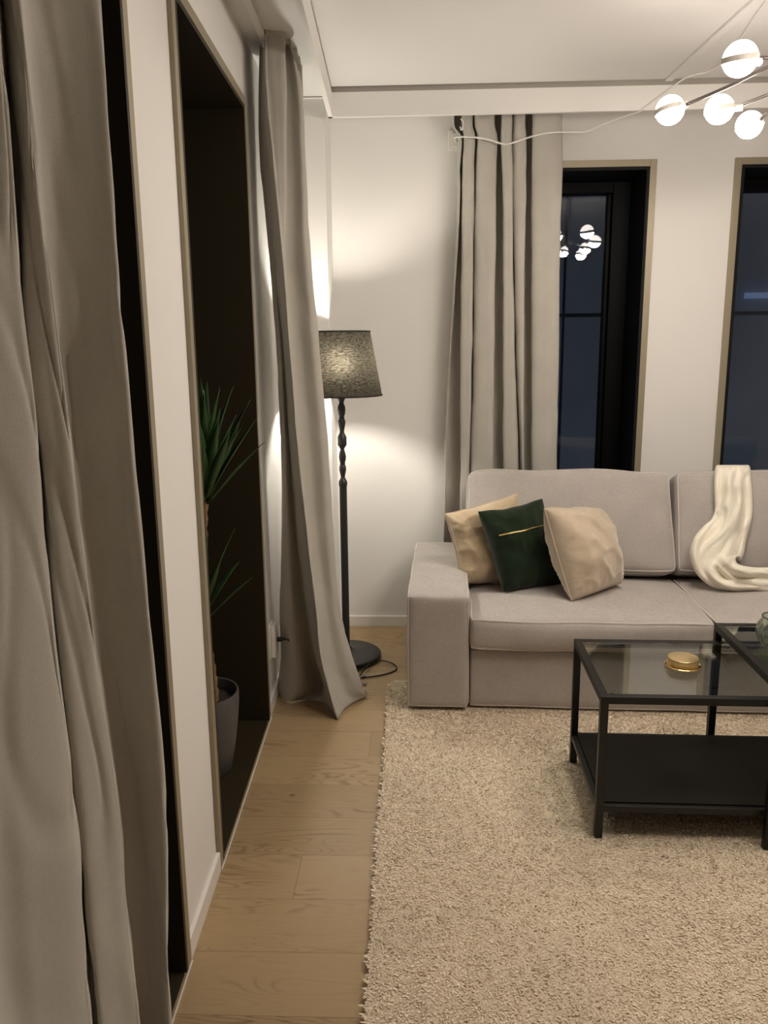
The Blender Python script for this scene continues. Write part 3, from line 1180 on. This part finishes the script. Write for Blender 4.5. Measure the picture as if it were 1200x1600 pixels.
def throw():
    # centre line (px, py, plane v, half width px) and a cross section with soft folds
    path = [(1147, 750, .85, 20), (1146, 735, .80, 22), (1145, 728, .72, 24), (1145, 733, .655, 26), (1145, 755, .60, 28), (1146, 778, .575, 29), (1146, 802, .548, 28), (1139, 825, .515, 30),
            (1128, 846, .475, 38), (1118, 868, .435, 39), (1124, 888, .400, 31), (1142, 902, .380, 23), (1170, 906, .372, 19), (1200, 907, .37, 19), (1240, 907, .37, 19), (1275, 905, .38, 17)]
    C = catmull([(a, c, e * 1000) for a, c, e, w in path], 6)
    Wd = catmull([(w, 0, 0) for a, c, e, w in path], 6)
    rows = []
    for i, c in enumerate(C):
        t = C[min(i + 1, len(C) - 1)] - C[max(i - 1, 0)]
        nx, ny = t.y, -t.x
        l = math.hypot(nx, ny) or 1
        nx, ny = nx / l, ny / l
        if i < 34:
            nx, ny = 1.0, 0.0
        w = Wd[i].x
        row = []
        f = i / len(C)
        for j in range(81):
            a = -1 + 2 * j / 80
            # a fold that wanders across the cloth along its length
            ph = 2.6 * sin(f * 4.5 + .4)
            fold = 0.8 * sin(a * 4.6 + ph) + 0.35 * sin(a * 9 - ph * 1.5 + f * 7) + .9 * noise.noise(Vector((a * 2.0, f * 7, 1.3)))
            ridge = 1 - abs(noise.noise(Vector((a * 1.4 + f * 5, f * 6 - a, 7.7))))
            hump = max(0.0, 1 - a * a) ** 0.5
            d = 0.012 + 0.036 * hump + (0.017 * fold + 0.022 * max(0, ridge - .66) * 3) * min(1, (1 - abs(a)) * 5)
            px = c.x + nx * w * a * (1 + .05 * noise.noise(Vector((f * 11, a, 4))))
            py = c.y + ny * w * a
            p = sp(px, py, c.z / 1000)
            back = (p - EYE).normalized()
            row.append(p - back * d)
        rows.append(row)
    return rows


o = MB().grid(throw()).build('throw_blanket', THROW, solid=0.008, angle=180)
tag(o, 'crumpled ivory throw draped over the sofa back cushion', 'blanket')

# ------------------------------------------------------------------ nesting coffee tables
TA = math.radians(-1.5)


def tbl(o0):
    def fn(x, y, z):
        return (o0[0] + x * cos(TA) - y * sin(TA), o0[1] + x * sin(TA) + y * cos(TA), z)
    return fn


def table(o0, L, D, H, label, shelf):
    fn = tbl(o0)
    root = empty('coffee_table', fn(L / 2, D / 2, 0.02))
    tag(root, label, 'table', 'black nesting coffee tables')
    s = 0.022
    z0 = 0.016
    for x in (0, L - s):
        for y in (0, D - s):
            MB().box((x, y, z0), (x + s, y + s, H - s), fn).build('leg', BLKMET, root, smooth=False, bevel=0.0015)
    b = MB()
    b.box((0, 0, H - s), (L, s, H), fn)
    b.box((0, D - s, H - s), (L, D, H), fn)
    b.box((0, s, H - s), (s, D - s, H), fn)
    b.box((L - s, s, H - s), (L, D - s, H), fn)
    fr = b.build('top_frame', BLKMET, root, smooth=False, bevel=0.0012)
    for x in (s + .014, L - s - .014):
        for y in (s + .014, D - s - .014):
            q = fn(x, y, 0)
            MB().lathe([(.007, H - .011), (.007, H - .0075)], (q[0], q[1], 0), 12).build('glass_pad', BLPLAS, fr)
    MB().box((s + .001, s + .001, H - .0075), (L - s - .001, D - s - .001, H - .0015), fn).build('glass_top', TGLASS, root, smooth=False)
    if shelf:
        b = MB()
        b.box((s, 0.002, shelf - .024), (L - s, 0.018, shelf - .004), fn)
        b.box((s, D - .018, shelf - .024), (L - s, D - .002, shelf - .004), fn)
        b.box((0.002, s, shelf - .024), (0.018, D - s, shelf - .004), fn)
        b.box((L - .018, s, shelf - .024), (L - .002, D - s, shelf - .004), fn)
        b.build('shelf_frame', BLKMET, root, smooth=False, bevel=0.0012)
        b = MB().box((.019, .019, shelf - .014), (L - .019, D - .019, shelf), fn)
        b.build('shelf', SHELFM, root, smooth=False, bevel=0.001)
    else:
        b = MB()
        b.box((L - s + .003, s, .10), (L - .003, D - s, .116), fn)
        b.build('stretcher', BLKMET, root, smooth=False)
    return fn


SMALL = (0.513, 2.080)
table(SMALL, 0.80, 0.447, 0.45, 'low black table with a shelf and the brass box on its glass top', 0.122)
table((0.970, 2.034), 0.90, 0.512, 0.50, 'taller black glass-topped table carrying the green jar', None)

# brass trinket box
c = (0.806, 2.303, 0.4490)
root = empty('trinket_box', c)
tag(root, 'round polished brass trinket box on the low glass table', 'box')
MB().lathe([(.030, 0), (.050, 0.0005), (.0535, .003), (.0535, .0055), (.051, .007), (.043, .0075)], c, 56).build('base_plate', GOLD, root)
MB().lathe([(.0440, .0078), (.0445, .0085), (.0445, .0262), (.0444, .0272), (.0438, .0279), (.0434, .0280), (.010, .0280)], c, 56).build('lid', GOLDS, root)

# ribbed green jar
c = (1.090, 2.335, 0.4990)
prof = [(.030, .000), (.036, .001), (.042, .006), (.050, .020), (.056, .040), (.057, .055), (.053, .072), (.046, .084), (.044, .090), (.046, .095), (.045, .097),
        (.041, .096), (.040, .090), (.043, .083), (.049, .071), (.053, .055), (.052, .040), (.046, .022), (.036, .010), (.010, .008)]
o = MB().lathe(prof, c, 96, rib=lambda a, z: 1 + 0.035 * cos(a * 16) * (1 if .008 < z < .082 else 0)).build('glass_jar', JARG, angle=180)
tag(o, 'ribbed green glass jar on the taller glass table', 'jar')

# ------------------------------------------------------------------ floor lamp
LX, LY = -0.312, 3.470
lamp = empty('floor_lamp', (LX, LY, 0))
tag(lamp, 'black floor lamp with turned stem and dark linen shade in the corner', 'floor lamp')
MB().lathe([(.140, 0.0), (.158, .003), (.160, .010), (.158, .024), (.150, .030), (.11, .034), (.05, .040), (.028, .046), (.021, .055)], (LX, LY, 0), 64).build('base', LAMPBL, lamp)
b = MB()
b.lathe([(.0165, .050), (.0165, .800)], (LX, LY, 0), 20)
b.build('pole', LAMPBL, lamp)
zz = lambda yz: 1.183 - (yz - 150) / 2660
K = 2660
pf = [(50, 1165), (50, 1118), (46, 1108), (28, 1075), (24, 1062), (30, 1030), (40, 985), (42, 965), (38, 935), (28, 914), (33, 908), (33, 902), (28, 897), (38, 860),
      (42, 825), (36, 785), (24, 745), (22, 735), (32, 715), (50, 690), (52, 684), (52, 595), (49, 588), (34, 560), (25, 535), (26, 520), (38, 460), (43, 430), (40, 400), (30, 384),
      (34, 377), (34, 369), (28, 362), (40, 330), (46, 285), (42, 245), (30, 215), (27, 200), (36, 172), (50, 150), (30, 146), (16, 140)]
b = MB().lathe([(r / K, zz(y)) for r, y in pf], (LX, LY, 0), 28)
b.build('turned_stem', LAMPBL, lamp)
b = MB()
b.lathe([(.011, 1.186), (.011, 1.24), (.018, 1.245), (.018, 1.285), (.014, 1.287)], (LX, LY, 0), 20)
b.build('bulb_socket', LAMPBL, lamp)
b = MB().lathe([(.004, 1.285), (.014, 1.29), (.020, 1.305), (.029, 1.328), (.030, 1.342), (.026, 1.356), (.014, 1.367), (.002, 1.370)], (LX, LY, 0), 24)
b.build('bulb', BULB, lamp)
zt, zb, rt, rb = 1.462, 1.196, 0.128, 0.176
b = MB()
b.grid([[(LX + (rb + (rt - rb) * i / 12) * cos(2 * pi * j / 72), LY + (rb + (rt - rb) * i / 12) * sin(2 * pi * j / 72), zb + (zt - zb) * i / 12) for j in range(72)] for i in range(13)], True)
sh = b.build('lamp_shade', SHADE, lamp, angle=180)
for r, z in ((rt, zt), (rb, zb)):
    b = MB().tube([(LX + r * cos(2 * pi * j / 64), LY + r * sin(2 * pi * j / 64), z) for j in range(64)], 0.0032, 6, closed=True)
    b.build('binding', RIMB, sh)
b = MB()
for k in range(3):
    a = 2 * pi * k / 3 + .4
    b.tube([(LX + .018 * cos(a), LY + .018 * sin(a), 1.245), (LX + rb * cos(a) * .985, LY + rb * sin(a) * .985, zb + .006)], 0.002, 6)
b.build('shade_spider', LAMPBL, sh)
# flex: from the base, a loop on the floor, behind the curtain, up to the socket on the wall
flex = catmull([(LX + .150, LY - .06, .012), (LX + .19, LY - .07, .010), (LX + .225, LY - .10, .006), (LX + .228, LY - .155, .005), (LX + .175, LY - .205, .005), (LX + .095, LY - .235, .005), (LX + .075, LY - .225, .006),
                (LX + .088, LY - .185, .012), (LX + .11, LY - .15, .03), (LX + .10, LY - .13, .012), (LX + .02, LY - .20, .006), (-.44, 3.33, .006), (-.50, 3.24, .006), (-.515, 3.14, .01),
                (-.525, 3.095, .06), (-.520, 3.065, .14), (-.503, 3.030, .205), (-.490, 3.005, .240), (-.497, 2.998, .262), lw(.062, 2.995, .268)], 8)
MB().tube(flex, 0.0032, 8).build('power_cord', BLPLAS, lamp)
b = MB()
p = [lw(.026, 2.995, .268), lw(.042, 2.995, .268), lw(.048, 2.995, .268), lw(.062, 2.995, .268)]
b.tube(p, [.010, .009, .006, .004], 12)
b.build('plug', BLPLAS, lamp)

# wall socket
b = MB().box((0.0, 2.945, 0.200), (0.008, 3.035, 0.338), lw)
so = b.build('wall_socket', WHPLAS, bevel=0.003)
tag(so, 'white double wall socket near the floor beside the gathered curtain', 'socket')
b = MB()
b.box((0.008, 2.949, 0.206), (0.025, 3.031, 0.332), lw)
b.build('socket_housing', WHPLAS, so, bevel=0.004)
# outlet by the curtain top, with the white lead of the ceiling light
b = MB().box((0.158, YB - 0.008, 2.262), (0.242, YB, 2.348))
so = b.build('wall_plate', WHPLAS, bevel=0.003)
tag(so, 'white square outlet plate beside the top of the curtain behind the sofa', 'outlet')
MB().box((0.172, YB - 0.013, 2.275), (0.228, YB - 0.008, 2.335)).build('insert', WHPLAS, so, bevel=0.002)
lead = [(0.196, YB - .014, 2.300), (0.190, 3.85, 2.292), (0.186, 3.735, 2.282), (0.273, 3.725, 2.276), (0.335, 3.725, 2.264), (0.40, 3.725, 2.247), (0.48, 3.725, 2.268), (0.56, 3.725, 2.287), (0.66, 3.72, 2.290), (0.735, 3.72, 2.289),
        (0.80, 3.70, 2.310), (0.90, 3.66, 2.336), (0.93, 3.628, 2.338), (0.95, 3.612, 2.35), (1.02, 3.612, 2.40), (1.075, 3.612, 2.438), (1.10, 3.60, 2.452), (1.125, 3.56, 2.455), (1.17, 3.52, 2.455), (1.19, 3.40, 2.455), (1.165, 3.20, 2.455), (1.115, 2.85, 2.455), (1.118, 2.5, 2.455), (1.12, 2.36, 2.452)]
o = MB().tube(catmull(lead, 4), 0.0036, 8).build('light_cable', WHPLAS, angle=180)
tag(o, 'thin white cable looping in front of the curtain and along the ceiling', 'cable')

# ------------------------------------------------------------------ chandelier
HX, HY, HZ = 1.12, 2.30, 2.125
ch = empty('chandelier', (HX, HY, ZC))
tag(ch, 'branching ceiling light with glowing banded globes', 'chandelier')
MB().lathe([(.065, ZC - .001), (.068, ZC - .010), (.060, ZC - .024), (.012, ZC - .028)], (HX, HY, 0), 40).build('canopy', ARMMET, ch)
MB().lathe([(.008, HZ), (.008, ZC - .026)], (HX, HY, 0), 14).build('stem', ARMMET, ch)
MB().lathe([(.006, HZ - .03), (.020, HZ - .026), (.026, HZ - .010), (.026, HZ + .012), (.018, HZ + .026), (.006, HZ + .028)], (HX, HY, 0), 28).build('hub', ARMMET, ch)
globes = [((0.798, 2.728), [(0.90, 2.55), (0.985, 2.38)], 2.0), ((0.951, 2.733), [(1.02, 2.715), (1.08, 2.63), (1.11, 2.48)], 1.2), ((1.119, 2.923), [(1.135, 2.83), (1.17, 2.70), (1.15, 2.50)], 2.6),
          ((0.836, 2.276), [(0.90, 2.305), (0.98, 2.34)], 0.6), ((1.281, 2.41), [(1.24, 2.38)], 3.6), ((1.301, 1.995), [(1.24, 2.08)], 4.2),
          ((0.80, 1.66), [(0.86, 1.82), (1.0, 2.08)], 4.5), ((0.99, 1.44), [(1.02, 1.62), (1.08, 1.95)], 5.0), ((1.357, 1.552), [(1.36, 1.72), (1.29, 1.95)], 4.8), ((1.168, 1.80), [(1.12, 1.95), (1.14, 2.1)], 5.4)]  # first two here: unseen globes added to brighten near curtain and floor
GZ, GR = 2.11, 0.043
for (gx, gy), via, tilt in globes:
    ax = Vector((via[0][0] - gx, via[0][1] - gy, 0)).normalized()
    s0 = Vector((gx, gy, GZ)) + ax * (GR + .002)
    path = [s0 + ax * .02] + [Vector((x, y, GZ + .010 + .012 * i)) for i, (x, y) in enumerate(via)] + [Vector((HX, HY, HZ))]
    arm = MB().tube(catmull(path, 8), 0.0050, 10).build('arm', ARMMET, ch, angle=180)
    MB().tube([s0 - ax * .004, s0 + ax * .022], 0.010, 14).build('socket', NICKEL, arm)
    m = Matrix.Rotation(0.16, 4, ax.cross(Vector((0, 0, 1)))) @ Matrix.Rotation(0.10, 4, ax)
    b = MB()
    prof = [(max(.0005, GR * sin(pi * i / 28)), -GR * cos(pi * i / 28)) for i in range(15)]
    b.lathe(prof, (0, 0, 0), 40)
    u = MB().lathe([(r, -z) for r, z in prof[:14]] , (0, 0, 0), 40)
    u.v = [tuple(Vector((gx, gy, GZ)) + m @ Vector(v)) for v in u.v]
    b.v = [tuple(Vector((gx, gy, GZ)) + m @ Vector(v)) for v in b.v]
    g = b.build('globe', GLOBE, ch, angle=180)
    b = MB()
    rb_ = GR + .0022
    b.grid([[(r * cos(2 * pi * j / 48), r * sin(2 * pi * j / 48), z) for j in range(48)] for r, z in ((GR - .001, -.007), (rb_, -.007), (rb_, .007), (GR - .001, .007))], True)
    b.v = [tuple(Vector((gx, gy, GZ)) + m @ Vector(v)) for v in b.v]
    b.build('band', NICKEL, g)
    u.build('upper_diffuser', GLOBEU, g, angle=180)

# ------------------------------------------------------------------ yucca in the window recess
PX_, PYY = -0.705, 2.455
pl = empty('potted_yucca', (PX_, PYY, 0.008))
tag(pl, 'potted yucca with two leafy canes standing in the dark window recess', 'plant')
b = MB().lathe([(.060, 0.0), (.082, .001), (.088, .008), (.104, .09), (.116, .18), (.122, .24), (.1225, .275), (.121, .282), (.116, .282), (.113, .272), (.110, .235), (.06, .226)], (PX_, PYY, 0.008), 56)
b.build('pot', POT, pl)
MB().lathe([(.112, .238), (.108, .246), (.06, .252), (.004, .254)], (PX_, PYY, 0.008), 40).build('soil', SOIL, pl)


def cane(pts, r0, r1, name='trunk'):
    C = catmull(pts, 12)
    rs = [r0 + (r1 - r0) * i / (len(C) - 1) + 0.0022 * sin(i * 2.1) for i in range(len(C))]
    return MB().tube(C, rs, 16).build(name, BARK, pl, angle=180)


def blade(b, root, dirv, L, w, droop):
    d = Vector(dirv).normalized()
    side = d.cross(Vector((0, 0, 1)))
    if side.length < 1e-3:
        side = Vector((1, 0, 0))
    side.normalize()
    rows = []
    p = Vector(root)
    n = 9
    for i in range(n + 1):
        f = i / n
        ww = w * (0.45 + 1.1 * f) if f < .5 else w * 2.0 * (1 - f) ** 0.9
        ww = max(ww, .0004)
        nv = side.cross(d).normalized()
        rows.append([p - side * ww + nv * ww * .45, p, p + side * ww + nv * ww * .45])
        d = (d + Vector((0, 0, -droop * f))).normalized()
        p = p + d * (L / n)
    b.grid(rows)


def crown(c, n, L, w, seed, upness=(0.5, 1.5)):
    rng = random.Random(seed)
    b = MB()
    for i in range(n):
        a = i * 2.39996 + rng.uniform(-.2, .2)
        f = i / n
        elev = upness[0] + (upness[1] - upness[0]) * f + rng.uniform(-.08, .08)
        dv = (cos(a) * cos(elev) * (0.75 if cos(a) > 0 else 1), sin(a) * cos(elev), sin(elev))
        r0 = Vector(c) + Vector((cos(a) * .010, sin(a) * .010, -.05 + .09 * f))
        blade(b, r0, dv, L * rng.uniform(.8, 1.08), w * rng.uniform(.85, 1.15), rng.uniform(.02, .09))
    return b.build('foliage', LEAF, pl, angle=180, solid=0.0012)


cane([(PX_ + .034, PYY - .005, .235), (PX_ + .026, PYY, .40), (PX_ + .006, PYY + .005, .56), (PX_ - .012, PYY, .60)], 0.027, 0.017)
cane([(PX_ - .03, PYY + .02, .235), (PX_ - .015, PYY + .02, .50), (PX_ + .02, PYY + .01, .75), (PX_ + .045, PYY, .955)], 0.026, 0.016)
crown((PX_ + .045, PYY, .965), 42, .31, .0185, 4, (0.75, 1.5))
crown((PX_ + .020, PYY - .01, .585), 14, .26, .015, 9, (0.65, 1.45))
